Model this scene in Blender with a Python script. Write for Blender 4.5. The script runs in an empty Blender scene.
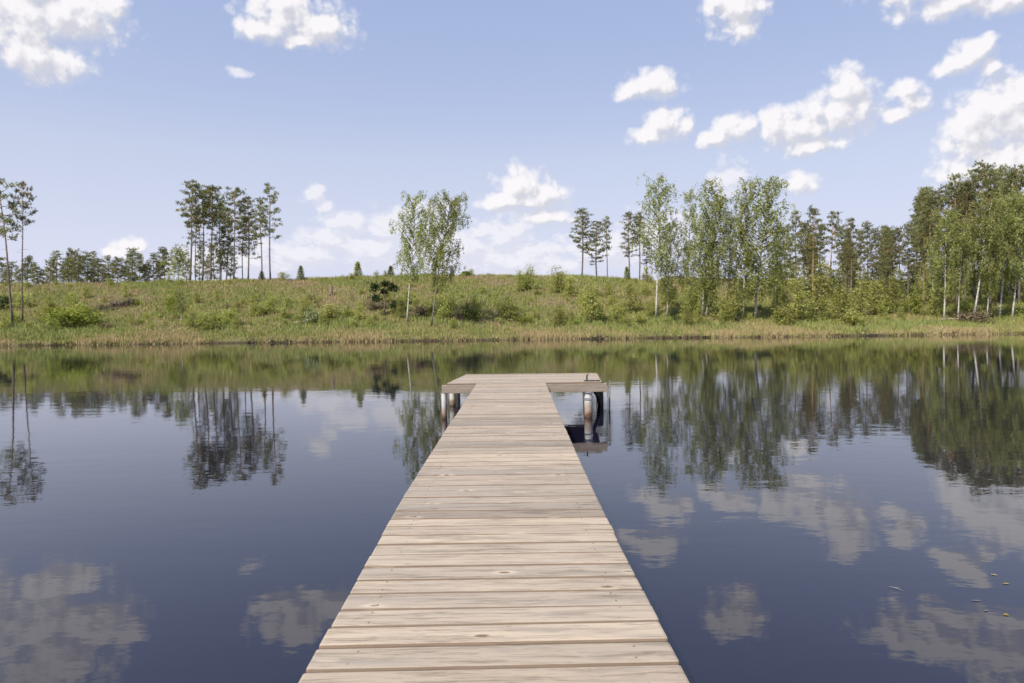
import bpy, bmesh, math, random
import numpy as np
from mathutils import Vector, Matrix, Euler

random.seed(7)
RNG = np.random.default_rng(11)
scene = bpy.context.scene
COL = scene.collection
R = math.radians
PI = math.pi

# ------------------------------------------------------------------ camera
F = 683.0
CAM_Z = 1.79
PITCH = math.atan(22.5 / F)
ROLL = R(0.62)
cam_data = bpy.data.cameras.new("camera")
cam = bpy.data.objects.new("camera", cam_data)
COL.objects.link(cam)
CAM_M = Matrix.Translation((0, 0, CAM_Z)) @ Matrix.Rotation(PI / 2 - PITCH, 4, 'X') @ Matrix.Rotation(-ROLL, 4, 'Z')
cam.matrix_world = CAM_M
cam_data.sensor_width = 36.0
cam_data.lens = F * 36.0 / 1024.0
cam_data.clip_start = 0.05
cam_data.clip_end = 6000.0
cam_data.dof.use_dof = True
cam_data.dof.focus_distance = 4.2
cam_data.dof.aperture_fstop = 5.0
scene.camera = cam
CAM_R = CAM_M.to_3x3()


def ray(u, v):
    return (CAM_R @ Vector(((u - 512.0) / F, -(v - 341.5) / F, -1.0))).normalized()


def at_depth(u, v, D):
    d = ray(u, v)
    return Vector((0, 0, CAM_Z)) + d * (D / d.y)


# ------------------------------------------------------------------ terrain shape
def wob(x, y, s, k=0.0):
    return (np.sin(x * s + 1.3 + k) * np.cos(y * s * 1.13 + 0.4 + k * 2) + 0.5 * np.sin(x * s * 2.3 + y * s * 1.7 + k)
            + 0.3 * np.cos(x * s * 4.1 - y * s * 3.3 + 2 * k)) / 1.8


def shore_y(x):
    return (58.2 + 0.032 * x + 0.45 * np.sin(x * 0.19) + 0.3 * np.sin(x * 0.47 + 1.0) + 0.30 * np.sin(x * 1.31 + 1.5 * np.sin(x * .37))
            + 0.09 * np.sin(x * 2.9 + .7))


def crest_h(x):
    xs = [-400, -66, -45, -28, -15, 0, 10, 17, 24, 34, 60, 400]
    zs = [7.0, 7.0, 7.1, 7.4, 7.7, 7.6, 7.4, 6.9, 5.9, 4.7, 4.1, 4.5]
    return np.interp(x, xs, zs)


def terrain(x, y):
    x = np.asarray(x, float)
    y = np.asarray(y, float)
    s = np.maximum(y - shore_y(x), np.maximum(np.abs(x) - 150.0, -7.0 - y))
    under = np.maximum(-0.12 + s * 0.35, -2.2)
    bank = 0.22 * np.clip((s + 0.1) / 0.35, 0, 1)
    t = np.clip((s - 0.4) / 34.0, 0, 1)
    sm = t * t * (3 - 2 * t)
    far = np.where(y > 0, crest_h(x), 1.2)
    hill = 0.18 + (far - 0.18) * (0.45 * t + 0.55 * sm) - 0.012 * np.maximum(s - 36, 0) * (s < 200) - 2.0 * (s >= 200)
    q = np.clip((s - 34) / 34, 0, 1)
    hill = hill + 4.6 * q * q * (3 - 2 * q) * np.clip((x - 16) / 14, 0, 1) * (y > 0)
    rough = wob(x, y, 0.55) * 0.16 + wob(x, y, 1.7, 2.0) * 0.05
    hill = hill + rough * np.clip((s - 0.6) / 4, 0, 1)
    return np.where(s < -0.1, under, np.where(s < 0.4, -0.12 + bank * 1.37, hill))


def tz(x, y):
    return float(terrain(x, y))


def ground_hit(u, v, lo=52.0, hi=120.0):
    d = ray(u, v)
    k = np.arange(lo, hi, 0.2)
    x = d.x / d.y * k
    z = CAM_Z + d.z / d.y * k
    h = terrain(x, k)
    idx = np.nonzero(h >= z)[0]
    D = k[idx[0]] if len(idx) else hi
    return Vector((d.x / d.y * D, D, tz(d.x / d.y * D, D)))


# ------------------------------------------------------------------ node helpers
def new_mat(name):
    m = bpy.data.materials.new(name)
    m.use_nodes = True
    nt = m.node_tree
    nt.nodes.clear()
    out = nt.nodes.new("ShaderNodeOutputMaterial")
    return m, nt, out


class NT:
    def __init__(self, nt):
        self.nt = nt

    def n(self, t, **kw):
        nd = self.nt.nodes.new(t)
        for k, v in kw.items():
            setattr(nd, k, v)
        return nd

    def link(self, a, b):
        self.nt.links.new(a, b)

    def put(self, sock, v):
        if isinstance(v, bpy.types.NodeSocket):
            self.link(v, sock)
        elif v is not None:
            sock.default_value = v

    def math(self, op, a, b=None, c=None, clamp=False):
        nd = self.n("ShaderNodeMath", operation=op)
        nd.use_clamp = clamp
        self.put(nd.inputs[0], a)
        self.put(nd.inputs[1], b)
        self.put(nd.inputs[2], c)
        return nd.outputs[0]

    def vmath(self, op, a, b=None, c=None):
        nd = self.n("ShaderNodeVectorMath", operation=op)
        self.put(nd.inputs[0], a)
        self.put(nd.inputs[1], b)
        if c is not None:
            self.put(nd.inputs[2], c)
        return nd.outputs["Value"] if op in ("LENGTH", "DOT_PRODUCT") else nd.outputs[0]

    def noise(self, vec, scale, detail=4, rough=0.55, color=False):
        nd = self.n("ShaderNodeTexNoise")
        if vec is not None:
            self.link(vec, nd.inputs["Vector"])
        nd.inputs["Scale"].default_value = scale
        nd.inputs["Detail"].default_value = detail
        nd.inputs["Roughness"].default_value = rough
        return nd.outputs["Color" if color else "Fac"]

    def ramp(self, fac, stops, interp='LINEAR'):
        nd = self.n("ShaderNodeValToRGB")
        cr = nd.color_ramp
        cr.interpolation = interp
        while len(cr.elements) < len(stops):
            cr.elements.new(0.5)
        for e, (p, c) in zip(cr.elements, stops):
            e.position = p
            e.color = (*c, 1) if len(c) == 3 else c
        self.put(nd.inputs[0], fac)
        return nd.outputs[0]

    def mix(self, fac, a, b, mode='MIX'):
        nd = self.n("ShaderNodeMix", data_type='RGBA', blend_type=mode)
        self.put(nd.inputs[0], fac)
        for i, v in ((6, a), (7, b)):
            if isinstance(v, tuple) and len(v) == 3:
                v = (*v, 1)
            self.put(nd.inputs[i], v)
        return nd.outputs[2]

    def maprange(self, v, a, b, c=0.0, d=1.0, smooth=False):
        nd = self.n("ShaderNodeMapRange")
        if smooth:
            nd.interpolation_type = 'SMOOTHSTEP'
        self.put(nd.inputs[0], v)
        for i, q in enumerate((a, b, c, d)):
            nd.inputs[i + 1].default_value = q
        return nd.outputs[0]


def leaf_material(name, stops, transl=0.35, rnd=0.25, gloss=0.015):
    m, nt, out = new_mat(name)
    k = NT(nt)
    at = k.n("ShaderNodeAttribute", attribute_name="tint")
    col = k.ramp(at.outputs["Fac"], stops)
    oi = k.n("ShaderNodeObjectInfo")
    hsv = k.n("ShaderNodeHueSaturation")
    k.link(col, hsv.inputs["Color"])
    k.link(k.maprange(oi.outputs["Random"], 0, 1, 0.492, 0.512), hsv.inputs["Hue"])
    k.link(k.maprange(oi.outputs["Random"], 0, 1, 1 - rnd, 1 + rnd), hsv.inputs["Value"])
    d = k.n("ShaderNodeBsdfDiffuse")
    t = k.n("ShaderNodeBsdfTranslucent")
    k.link(hsv.outputs[0], d.inputs[0])
    tc = k.mix(1.0, hsv.outputs[0], (1.0, 1.12, 0.55), 'MULTIPLY')
    k.link(tc, t.inputs[0])
    mx = k.n("ShaderNodeMixShader")
    mx.inputs[0].default_value = transl
    k.link(d.outputs[0], mx.inputs[1])
    k.link(t.outputs[0], mx.inputs[2])
    g = k.n("ShaderNodeBsdfGlossy")
    g.inputs["Roughness"].default_value = 0.5
    mx2 = k.n("ShaderNodeMixShader")
    mx2.inputs[0].default_value = gloss
    k.link(mx.outputs[0], mx2.inputs[1])
    k.link(g.outputs[0], mx2.inputs[2])
    k.link(mx2.outputs[0], out.inputs[0])
    return m


def bark_material(name, lo, hi, scale=9.0, stretch=(1, 1, 0.25), upper=None, z0=3.0, z1=8.0):
    m, nt, out = new_mat(name)
    k = NT(nt)
    tc = k.n("ShaderNodeTexCoord")
    v = k.vmath('MULTIPLY', tc.outputs["Object"], stretch)
    n = k.noise(v, scale, 5, 0.6)
    col = k.ramp(n, [(0.35, lo), (0.65, hi)])
    if upper:
        sep = k.n("ShaderNodeSeparateXYZ")
        k.link(tc.outputs["Object"], sep.inputs[0])
        col = k.mix(k.maprange(sep.outputs[2], z0, z1), col, upper)
    b = k.n("ShaderNodeBsdfPrincipled")
    k.link(col, b.inputs["Base Color"])
    b.inputs["Roughness"].default_value = 0.9
    bp = k.n("ShaderNodeBump")
    bp.inputs["Strength"].default_value = 0.6
    bp.inputs["Distance"].default_value = 0.03
    k.link(n, bp.inputs["Height"])
    k.link(bp.outputs[0], b.inputs["Normal"])
    k.link(b.outputs[0], out.inputs[0])
    return m


MAT = {}
MAT['birch_leaf'] = leaf_material("birch_leaves", [(0.0, (0.16, 0.175, 0.056)), (0.5, (0.315, 0.325, 0.105)), (1.0, (0.46, 0.45, 0.19))], 0.48, 0.15)
MAT['pine_leaf'] = leaf_material("pine_needles", [(0.0, (0.11, 0.122, 0.056)), (0.5, (0.232, 0.235, 0.108)), (0.9, (0.34, 0.32, 0.155)), (1.0, (0.38, 0.26, 0.13))], 0.32, 0.2)
MAT['shrub_leaf'] = leaf_material("shrub_leaves", [(0.0, (0.18, 0.185, 0.052)), (0.5, (0.35, 0.345, 0.105)), (1.0, (0.48, 0.45, 0.18))], 0.45, 0.18)
MAT['yellow_leaf'] = leaf_material("yellow_green_leaves", [(0.0, (0.127, 0.161, 0.029)), (0.5, (0.270, 0.293, 0.057)), (1.0, (0.414, 0.414, 0.115))], 0.4, 0.15)
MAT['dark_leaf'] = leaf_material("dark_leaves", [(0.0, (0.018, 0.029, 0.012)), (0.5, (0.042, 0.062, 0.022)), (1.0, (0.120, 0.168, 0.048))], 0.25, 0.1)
MAT['mid_leaf'] = leaf_material("mid_green_leaves", [(0.0, (0.06, 0.085, 0.022)), (0.5, (0.14, 0.18, 0.05)), (1.0, (0.28, 0.31, 0.10))], 0.4, 0.1)
MAT['pale_leaf'] = leaf_material("pale_leaves", [(0.0, (0.14, 0.16, 0.07)), (0.5, (0.28, 0.30, 0.16)), (1.0, (0.45, 0.45, 0.30))], 0.4, 0.1)
MAT['brown_leaf'] = leaf_material("brown_twigs", [(0.0, (0.09, 0.065, 0.042)), (0.5, (0.19, 0.14, 0.095)), (1.0, (0.30, 0.24, 0.16))], 0.1, 0.1)
MAT['pine_bark'] = bark_material("pine_bark", (0.07, 0.055, 0.045), (0.21, 0.165, 0.13), 9, (1, 1, .3), (0.30, 0.165, 0.085), 5.0, 11.0)
MAT['red_bark'] = bark_material("red_pine_bark", (0.16, 0.09, 0.055), (0.36, 0.22, 0.13), 9, (1, 1, .3), (0.40, 0.21, 0.10), 3.0, 9.0)
MAT['grey_bark'] = bark_material("grey_bark", (0.08, 0.07, 0.06), (0.22, 0.2, 0.17))
MAT['birch_bark'] = bark_material("birch_bark", (0.06, 0.055, 0.05), (0.50, 0.47, 0.42), 3.5, (1.2, 1.2, 1.6))
MAT['stem'] = bark_material("twig_bark", (0.09, 0.07, 0.05), (0.2, 0.16, 0.11))
MAT['wet_wood'] = bark_material('wet_wood', (0.03, 0.024, 0.018), (0.09, 0.07, 0.05))
MAT['dead_wood'] = bark_material("dead_wood", (0.10, 0.075, 0.055), (0.30, 0.23, 0.17), 7, (1, 1, .2))
# birch bark: mostly white with dark scars
for e, p in zip(MAT['birch_bark'].node_tree.nodes['Color Ramp'].color_ramp.elements, (0.36, 0.47)):
    e.position = p


# ------------------------------------------------------------------ mesh helpers
def mesh_np(name, V, loops, starts, totals, mats, mat_idx=None, tint=None, color=None, smooth=False):
    me = bpy.data.meshes.new(name)
    me.vertices.add(len(V))
    me.vertices.foreach_set("co", np.asarray(V, np.float32).ravel())
    me.loops.add(len(loops))
    me.loops.foreach_set("vertex_index", np.asarray(loops, np.int32))
    me.polygons.add(len(starts))
    me.polygons.foreach_set("loop_start", np.asarray(starts, np.int32))
    me.polygons.foreach_set("loop_total", np.asarray(totals, np.int32))
    for m in mats:
        me.materials.append(m)
    if mat_idx is not None:
        me.polygons.foreach_set("material_index", np.asarray(mat_idx, np.int32))
    me.polygons.foreach_set("use_smooth", np.full(len(starts), smooth, bool))
    if tint is not None:
        a = me.attributes.new("tint", 'FLOAT', 'FACE')
        a.data.foreach_set("value", np.asarray(tint, np.float32))
    if color is not None:
        a = me.attributes.new("tone", 'FLOAT_COLOR', 'FACE')
        c = np.ones((len(starts), 4), np.float32)
        c[:, :3] = color
        a.data.foreach_set("color", c.ravel())
    me.update(calc_edges=True)
    return me


class Soup:
    """collects faces of 3 or 4 corners with a tint and a material slot"""
    def __init__(self):
        self.V, self.L, self.T, self.tint, self.mi = [], [], [], [], []
        self.nv = 0

    def add(self, V, faces, tint=0.5, mi=0):
        V = np.asarray(V, float)
        faces = np.asarray(faces, int)
        self.V.append(V)
        self.L.append((faces + self.nv).ravel())
        self.T.append(np.full(len(faces), faces.shape[1], int))
        self.tint.append(np.broadcast_to(np.asarray(tint, float), (len(faces),)).copy())
        self.mi.append(np.full(len(faces), mi, int))
        self.nv += len(V)

    def tube(self, pts, rad, sides=6, mi=0, tint=0.5):
        pts = [Vector(p) for p in pts]
        V, Fc = [], []
        for i, p in enumerate(pts):
            a = pts[min(i + 1, len(pts) - 1)] - pts[max(i - 1, 0)]
            a = a.normalized() if a.length > 1e-6 else Vector((0, 0, 1))
            x = a.orthogonal().normalized() if abs(a.z) < 0.9 else (Vector((1, 0, 0)) - a * a.x).normalized()
            y = a.cross(x)
            for j in range(sides):
                t = 2 * PI * j / sides
                V.append(p + (x * math.cos(t) + y * math.sin(t)) * rad[i])
        for i in range(len(pts) - 1):
            for j in range(sides):
                j2 = (j + 1) % sides
                Fc.append((i * sides + j, i * sides + j2, (i + 1) * sides + j2, (i + 1) * sides + j))
        # caps as fans
        V.append(pts[0]); V.append(pts[-1])
        n = len(pts) * sides
        tris = [(n, (j + 1) % sides, j) for j in range(sides)] + [(n + 1, n - sides + j, n - sides + (j + 1) % sides) for j in range(sides)]
        base = self.nv
        V = np.array([tuple(v) for v in V])
        self.add(V, Fc, tint, mi)
        self.L.append((np.asarray(tris, int) + base).ravel())
        self.T.append(np.full(len(tris), 3, int))
        self.tint.append(np.full(len(tris), tint if np.isscalar(tint) else 0.5))
        self.mi.append(np.full(len(tris), mi, int))

    def leaves(self, C, size, rng, tint, aspect=0.6, mi=0, droop=0.0):
        n = len(C)
        a = rng.normal(size=(n, 3))
        a[:, 2] -= droop
        a /= np.linalg.norm(a, axis=1)[:, None]
        b = np.cross(a, rng.normal(size=(n, 3)))
        b /= np.linalg.norm(b, axis=1)[:, None] + 1e-9
        s = (np.broadcast_to(size, (n,)) * 0.5)[:, None]
        V = np.stack([C + a * s, C + b * s * aspect, C - a * s, C - b * s * aspect], 1).reshape(-1, 3)
        f = np.arange(n * 4).reshape(n, 4)
        self.add(V, f, tint, mi)

    def blades(self, C, D, ln, w, rng, tint, mi=0):
        """thin triangles from C along D"""
        n = len(C)
        D = D / (np.linalg.norm(D, axis=1)[:, None] + 1e-9)
        b = np.cross(D, rng.normal(size=(n, 3)))
        b /= np.linalg.norm(b, axis=1)[:, None] + 1e-9
        ln = np.broadcast_to(ln, (n,))[:, None]
        w = np.broadcast_to(w, (n,))[:, None] * 0.5
        V = np.stack([C - b * w, C + b * w, C + D * ln], 1).reshape(-1, 3)
        self.add(V, np.arange(n * 3).reshape(n, 3), tint, mi)

    def build(self, name, mats, smooth=False, color=None):
        T = np.concatenate(self.T)
        st = np.concatenate([[0], np.cumsum(T)[:-1]])
        return mesh_np(name, np.concatenate(self.V), np.concatenate(self.L), st, T, mats, np.concatenate(self.mi),
                       np.concatenate(self.tint), color, smooth)


def obj(name, me, parent=None):
    o = bpy.data.objects.new(name, me)
    COL.objects.link(o)
    if parent is not None:
        o.parent = parent
    return o


def tag(o, label=None, cat=None, group=None, kind=None):
    if label: o["label"] = label
    if cat: o["category"] = cat
    if group: o["group"] = group
    if kind: o["kind"] = kind
    return o


# ------------------------------------------------------------------ tree prototypes (mesh data only)
def make_pine(seed, H=14.0, cb=0.6, width=2.2, nb=34, top_round=0.6, lean=0.0, bark='pine_bark', dens=1.0, r0=0.16, dead=8):
    rng = np.random.default_rng(seed)
    n = 9
    ph = rng.uniform(0, 6.28, 2)
    tp = []
    for i in range(n):
        t = i / (n - 1)
        tp.append(Vector((lean * t * t * H + 0.10 * math.sin(t * 5 + ph[0]), 0.10 * math.sin(t * 4 + ph[1]), t * H)))
    rad = [r0 * (1 - 0.8 * (i / (n - 1)) ** 1.1) + 0.012 for i in range(n)]
    rad[0] *= 1.25
    tr = Soup()
    tr.tube(tp, rad, 8)

    def tpt(t):
        q = t * (n - 1)
        i = min(int(q), n - 2)
        return tp[i].lerp(tp[i + 1], q - i)
    cr = Soup()
    for b in range(nb + dead):
        is_dead = b >= nb
        if is_dead:
            t = rng.uniform(cb * 0.45, cb)
        else:
            t = cb + (1 - cb) * (max(0.0, b + rng.uniform(-.4, .4)) / nb) ** 0.92
            t = min(max(t, cb), 0.985)
        q = (t - cb) / (1 - cb)
        prof = (max(0.0, 1 - max(q, 0)) ** top_round) * (0.55 + 0.45 * min(1, max(q, 0) / 0.25))
        L = width * (0.18 + 0.82 * prof) * rng.uniform(0.5, 1.12)
        if is_dead:
            L = width * rng.uniform(0.15, 0.4)
        az = b * 2.4 + rng.uniform(-.5, .5)
        up = rng.uniform(-0.12, 0.28) + 0.55 * max(q, 0) ** 1.5
        if is_dead: up = rng.uniform(-.3, .1)
        d = Vector((math.cos(az), math.sin(az), up)).normalized()
        p0 = tpt(t)
        pts = [p0, p0 + d * L * .4 + Vector((0, 0, -.03 * L)), p0 + d * L * .75 + Vector((0, 0, -.02 * L)), p0 + d * L + Vector((0, 0, 0.06 * L))]
        r = 0.018 + 0.018 * L
        if is_dead: r *= .6
        tr.tube(pts, [r, r * .7, r * .45, r * .15], 4)
        if is_dead:
            continue
        npad = max(2, int(round(L * 1.9 * dens)))
        for k in range(npad):
            f = 1.0 - 0.72 * (k / max(1, npad)) ** 1.0 * rng.uniform(.7, 1.1)
            c = Vector(pts[0]).lerp(Vector(pts[3]), f) + Vector(rng.normal(size=3) * np.array([.22, .22, .07]) * (0.4 + .35 * L))
            nt_ = int(rng.integers(7, 13))
            base = np.array(c) + rng.normal(size=(nt_, 3)) * np.array([.24, .24, .10])
            shade = np.clip(0.42 + rng.normal() * 0.2, 0, .9)
            if rng.random() < 0.03: shade = 1.0
            m = 8
            C = np.repeat(base, m, 0)
            D = rng.normal(size=(nt_ * m, 3)) + np.array(d) * 0.8 + np.array([0, 0, .35])
            tn = np.clip(shade + rng.normal(size=nt_ * m) * .13, 0, 1)
            cr.blades(C, D, rng.uniform(.20, .36, nt_ * m), rng.uniform(.05, .085, nt_ * m), rng, tn)
    return tr.build("trunk", [MAT[bark]], True), cr.build("crown", [MAT['pine_leaf']]), H


def make_birch(seed, H=12.0, cb=0.3, width=2.0, nb=34, lean=0.0, strands=7, prof_pow=0.7, r0=0.078, bark='birch_bark', leaf='birch_leaf', fork=False, sparse=1.0, curve=0.0):
    rng = np.random.default_rng(seed)
    n = 10
    ph = rng.uniform(0, 6.28, 2)
    tp = []
    for i in range(n):
        t = i / (n - 1)
        tp.append(Vector((lean * t * H + curve * t * t * H + 0.12 * math.sin(t * 5 + ph[0]) * t, 0.15 * math.sin(t * 4 + ph[1]) * t, t * H * 0.97)))
    rad = [r0 * (1 - 0.9 * (i / (n - 1)) ** 0.9) + 0.008 for i in range(n)]
    rad[0] *= 1.3
    tr = Soup()
    tr.tube(tp, rad, 8)

    def tpt(t):
        q = t * (n - 1)
        i = min(int(q), n - 2)
        return tp[i].lerp(tp[i + 1], q - i)
    cr = Soup()
    for b in range(nb):
        t = cb + (0.98 - cb) * ((b + rng.uniform(-.5, .5)) / nb)
        t = min(max(t, cb * .9), 0.985)
        q = max(0.0, (t - cb) / (1 - cb))
        prof = (max(0, 1 - q) ** prof_pow) * (0.45 + 0.55 * min(1, q / 0.3))
        L = width * (0.2 + 0.95 * prof) * rng.uniform(0.55, 1.15)
        az = b * 2.4 + rng.uniform(-.6, .6)
        up = rng.uniform(0.5, 1.2)
        d = Vector((math.cos(az), math.sin(az), up)).normalized()
        p0 = tpt(t)
        p1 = p0 + d * L * .55
        p2 = p0 + d * L * .9 + Vector((0, 0, -.05 * L))
        p3 = p0 + d * L * 1.1 + Vector((0, 0, -.28 * L))
        r = 0.012 + 0.012 * L
        tr.tube([p0, p1, p2, p3], [r, r * .65, r * .4, r * .15], 4, mi=1)
        ns = max(2, int(strands * (0.5 + 0.5 * L / width) * sparse * rng.uniform(.7, 1.3)))
        for k in range(ns):
            f = rng.uniform(0.25, 1.0)
            if f < .55: p = p0.lerp(p1, f / .55)
            elif f < .85: p = p1.lerp(p2, (f - .55) / .3)
            else: p = p2.lerp(p3, (f - .85) / .15)
            p = np.array(p) + rng.normal(size=3) * np.array([.18, .18, .12])
            sl = rng.uniform(.4, 1.5) * (0.55 + .45 * (1 - q))
            m = max(6, int(sl * 22))
            tt = np.sort(rng.uniform(0, 1, m))
            out = np.array([d.x, d.y, 0]) * .25 * sl
            C = p + tt[:, None] * (np.array([0, 0, -sl]) + out * rng.uniform(-.3, 1)) + rng.normal(size=(m, 3)) * .075
            shade = np.clip(.5 + rng.normal() * .2, 0.02, .98)
            cr.leaves(C, rng.uniform(.10, .185, m), rng, np.clip(shade + rng.normal(size=m) * .16, 0, 1), .62, droop=.7)
    return tr.build("trunk", [MAT[bark], MAT['stem']], True), cr.build("crown", [MAT[leaf]]), H


def make_shrub(seed, H=2.0, width=1.6, leaf='shrub_leaf', pointed=0.5, nclump=34, nleaf=42, lsize=(.09, .18), trunk=0.0, stems=5):
    rng = np.random.default_rng(seed)
    s = Soup()
    tops = []
    for k in range(stems):
        a = rng.uniform(0, 6.28)
        r = width * .5 * rng.uniform(.0, .8)
        h = H * rng.uniform(.6, 1.0) if k else H
        top = Vector((math.cos(a) * r, math.sin(a) * r, h * .96)) if k else Vector((rng.normal() * .05, rng.normal() * .05, H * .97))
        b = Vector((math.cos(a) * r * .15, math.sin(a) * r * .15, 0))
        s.tube([b + Vector((0, 0, -.1)), b.lerp(top, .5) + Vector((rng.normal() * .05, rng.normal() * .05, 0)), top], [.03, .018, .006], 4, mi=1)
        tops.append((b, top))
    for c in range(nclump):
        b, top = tops[int(rng.integers(0, len(tops)))]
        f = rng.uniform(trunk + .08, 1.0)
        ax = np.array(b.lerp(top, f))
        rr = width * .42 * ((1 - f) ** pointed + .12) / 1.12
        a = rng.uniform(0, 6.28)
        q = rng.uniform(0.1, 1) ** .6
        cen = ax + np.array([math.cos(a) * rr * q, math.sin(a) * rr * q, rng.normal() * .06 * H])
        m = int(nleaf * rng.uniform(.5, 1.4))
        sp = .10 + .10 * width * rng.uniform(.5, 1.2)
        C = cen + rng.normal(size=(m, 3)) * np.array([sp, sp, sp * .9]) * .75
        C[:, 2] = np.maximum(C[:, 2], .04)
        shade = np.clip(.48 + rng.normal() * .22, 0.02, .98)
        s.leaves(C, rng.uniform(lsize[0], lsize[1], m), rng, np.clip(shade + rng.normal(size=m) * .15, 0, 1), .6)
    return s.build("shrub", [MAT[leaf], MAT['stem']]), H, width


def make_conifer(seed, H=2.0, width=1.0, leaf='pine_leaf'):
    rng = np.random.default_rng(seed)
    s = Soup()
    s.tube([(0, 0, -.1), (0, 0, H * .5), (0, 0, H)], [.04, .025, .006], 5, mi=1)
    n = 420
    t = rng.uniform(0.04, 1, n) ** .9
    whorl = np.round(t * 9) / 9 + rng.normal(size=n) * .025
    t = np.clip(.6 * whorl + .4 * t, .03, 1)
    r = width * .5 * (1 - t) ** .8 * rng.uniform(.15, 1.0, n) + .02
    a = rng.uniform(0, 6.28, n)
    C = np.stack([np.cos(a) * r, np.sin(a) * r, t * H], 1)
    m = 5
    C2 = np.repeat(C, m, 0)
    D = rng.normal(size=(n * m, 3)) * .6 + np.repeat(np.stack([np.cos(a), np.sin(a), np.full(n, .6)], 1), m, 0)
    s.blades(C2, D, rng.uniform(.12, .26, n * m), rng.uniform(.04, .07, n * m), rng, np.clip(np.repeat(.45 + rng.normal(size=n) * .18, m) + rng.normal(size=n * m) * .1, 0, .9))
    return s.build("conifer", [MAT[leaf], MAT['stem']]), H, width


# ------------------------------------------------------------------ world, sun
SUN_EL = R(52)
SUN_DIR = Vector((-0.68, -0.72, 0)).normalized() * math.cos(SUN_EL) + Vector((0, 0, math.sin(SUN_EL)))
w = bpy.data.worlds.new("World")
scene.world = w
w.use_nodes = True
w.cycles.sampling_method = 'MANUAL'
w.cycles.sample_map_resolution = 256
nt = w.node_tree
nt.nodes.clear()
k = NT(nt)
sky = k.n("ShaderNodeTexSky", sky_type='NISHITA')
sky.sun_disc = False
sky.sun_elevation = SUN_EL
sky.sun_rotation = math.atan2(SUN_DIR.x, SUN_DIR.y)
sky.altitude = 100
sky.air_density = 1.0
sky.dust_density = 1.6
sky.ozone_density = 2.0
BG = 0.10
EXPO = 0.50
EX = 2 ** EXPO

CLOUDS = [  # sky bearing and size of every puff, read as (u, v, ru, rv), with an opacity class
    # big cloud upper left
    (20, 20, 56, 40), (70, 14, 52, 34), (105, 8, 24, 18), (40, 58, 52, 22), (-40, 20, 60, 50), (30, -25, 70, 40),
    (295, 18, 50, 22), (318, 28, 36, 20), (262, 28, 26, 14), (300, 42, 20, 8), (285, 6, 26, 20),
    (735, 8, 28, 26), (745, 28, 14, 12), (715, 4, 16, 12),
    (648, 85, 30, 13), (632, 88, 15, 11), (666, 88, 18, 11),
    (664, 124, 22, 16), (650, 136, 22, 9), (684, 126, 13, 10),
    (735, 128, 21, 14), (716, 140, 18, 10),
    (852, 90, 25, 22), (840, 112, 36, 22), (800, 130, 36, 18), (775, 126, 20, 18), (815, 112, 24, 14), (862, 104, 14, 18), (812, 147, 32, 9),
    (907, 92, 17, 13), (912, 107, 15, 12), (894, 117, 13, 9),
    (974, 54, 23, 16), (953, 66, 19, 11), (988, 66, 14, 11), (983, 43, 14, 10),
    (1000, 112, 50, 34), (975, 138, 32, 34), (1030, 130, 60, 60), (960, 172, 26, 18), (1010, 168, 50, 36), (968, 120, 22, 18), (1030, 92, 34, 26),
    (960, 2, 62, 13), (1015, -4, 50, 16), (920, -6, 40, 14), (940, -26, 70, 20), (1010, -40, 60, 34),
    (800, 183, 18, 10),
    (519, 186, 21, 20), (545, 195, 22, 14), (505, 203, 26, 11), (528, 200, 30, 12),
    (545, 216, 28, 8),
    (132, 246, 16, 8), (118, 254, 14, 6),
    (-70, 60, 60, 30),
]
HAZY = [(500, 234, 36, 15), (535, 248, 26, 10), (328, 240, 30, 16), (375, 250, 44, 18), (345, 222, 30, 12), (300, 255, 50, 16), (450, 250, 70, 24), (395, 226, 40, 18),
        (520, 262, 70, 18), (315, 196, 13, 11), (324, 206, 12, 7), (728, 178, 22, 17), (238, 72, 11, 5), (235, 262, 70, 14), (610, 250, 60, 18), (430, 210, 26, 10), (660, 240, 50, 26)]


def az_el(u, v):
    d = ray(u, v)
    return math.atan2(d.x, d.y), math.asin(d.z)


def puff_nodes(kk, vec, lst):
    acc = None
    for (u, v, ru, rv) in lst:
        a, e = az_el(u, v)
        a1, e1 = az_el(u + 4, v)
        su = abs(a1 - a) / 4
        a2, e2 = az_el(u, v + 4)
        sv = abs(e2 - e) / 4
        rx, ry = ru * su * 1.12, rv * sv * 1.12
        q = kk.vmath('MULTIPLY_ADD', vec, (1 / rx, 1 / ry, 0), (-a / rx, -e / ry, 0))
        L = kk.vmath('LENGTH', q)
        if acc is None:
            acc = L
        else:
            nd = kk.n("ShaderNodeMath", operation='SMOOTH_MIN')
            kk.link(acc, nd.inputs[0]); kk.link(L, nd.inputs[1])
            nd.inputs[2].default_value = 0.18
            acc = nd.outputs[0]
    return kk.math('SUBTRACT', 1.0, acc)


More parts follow.
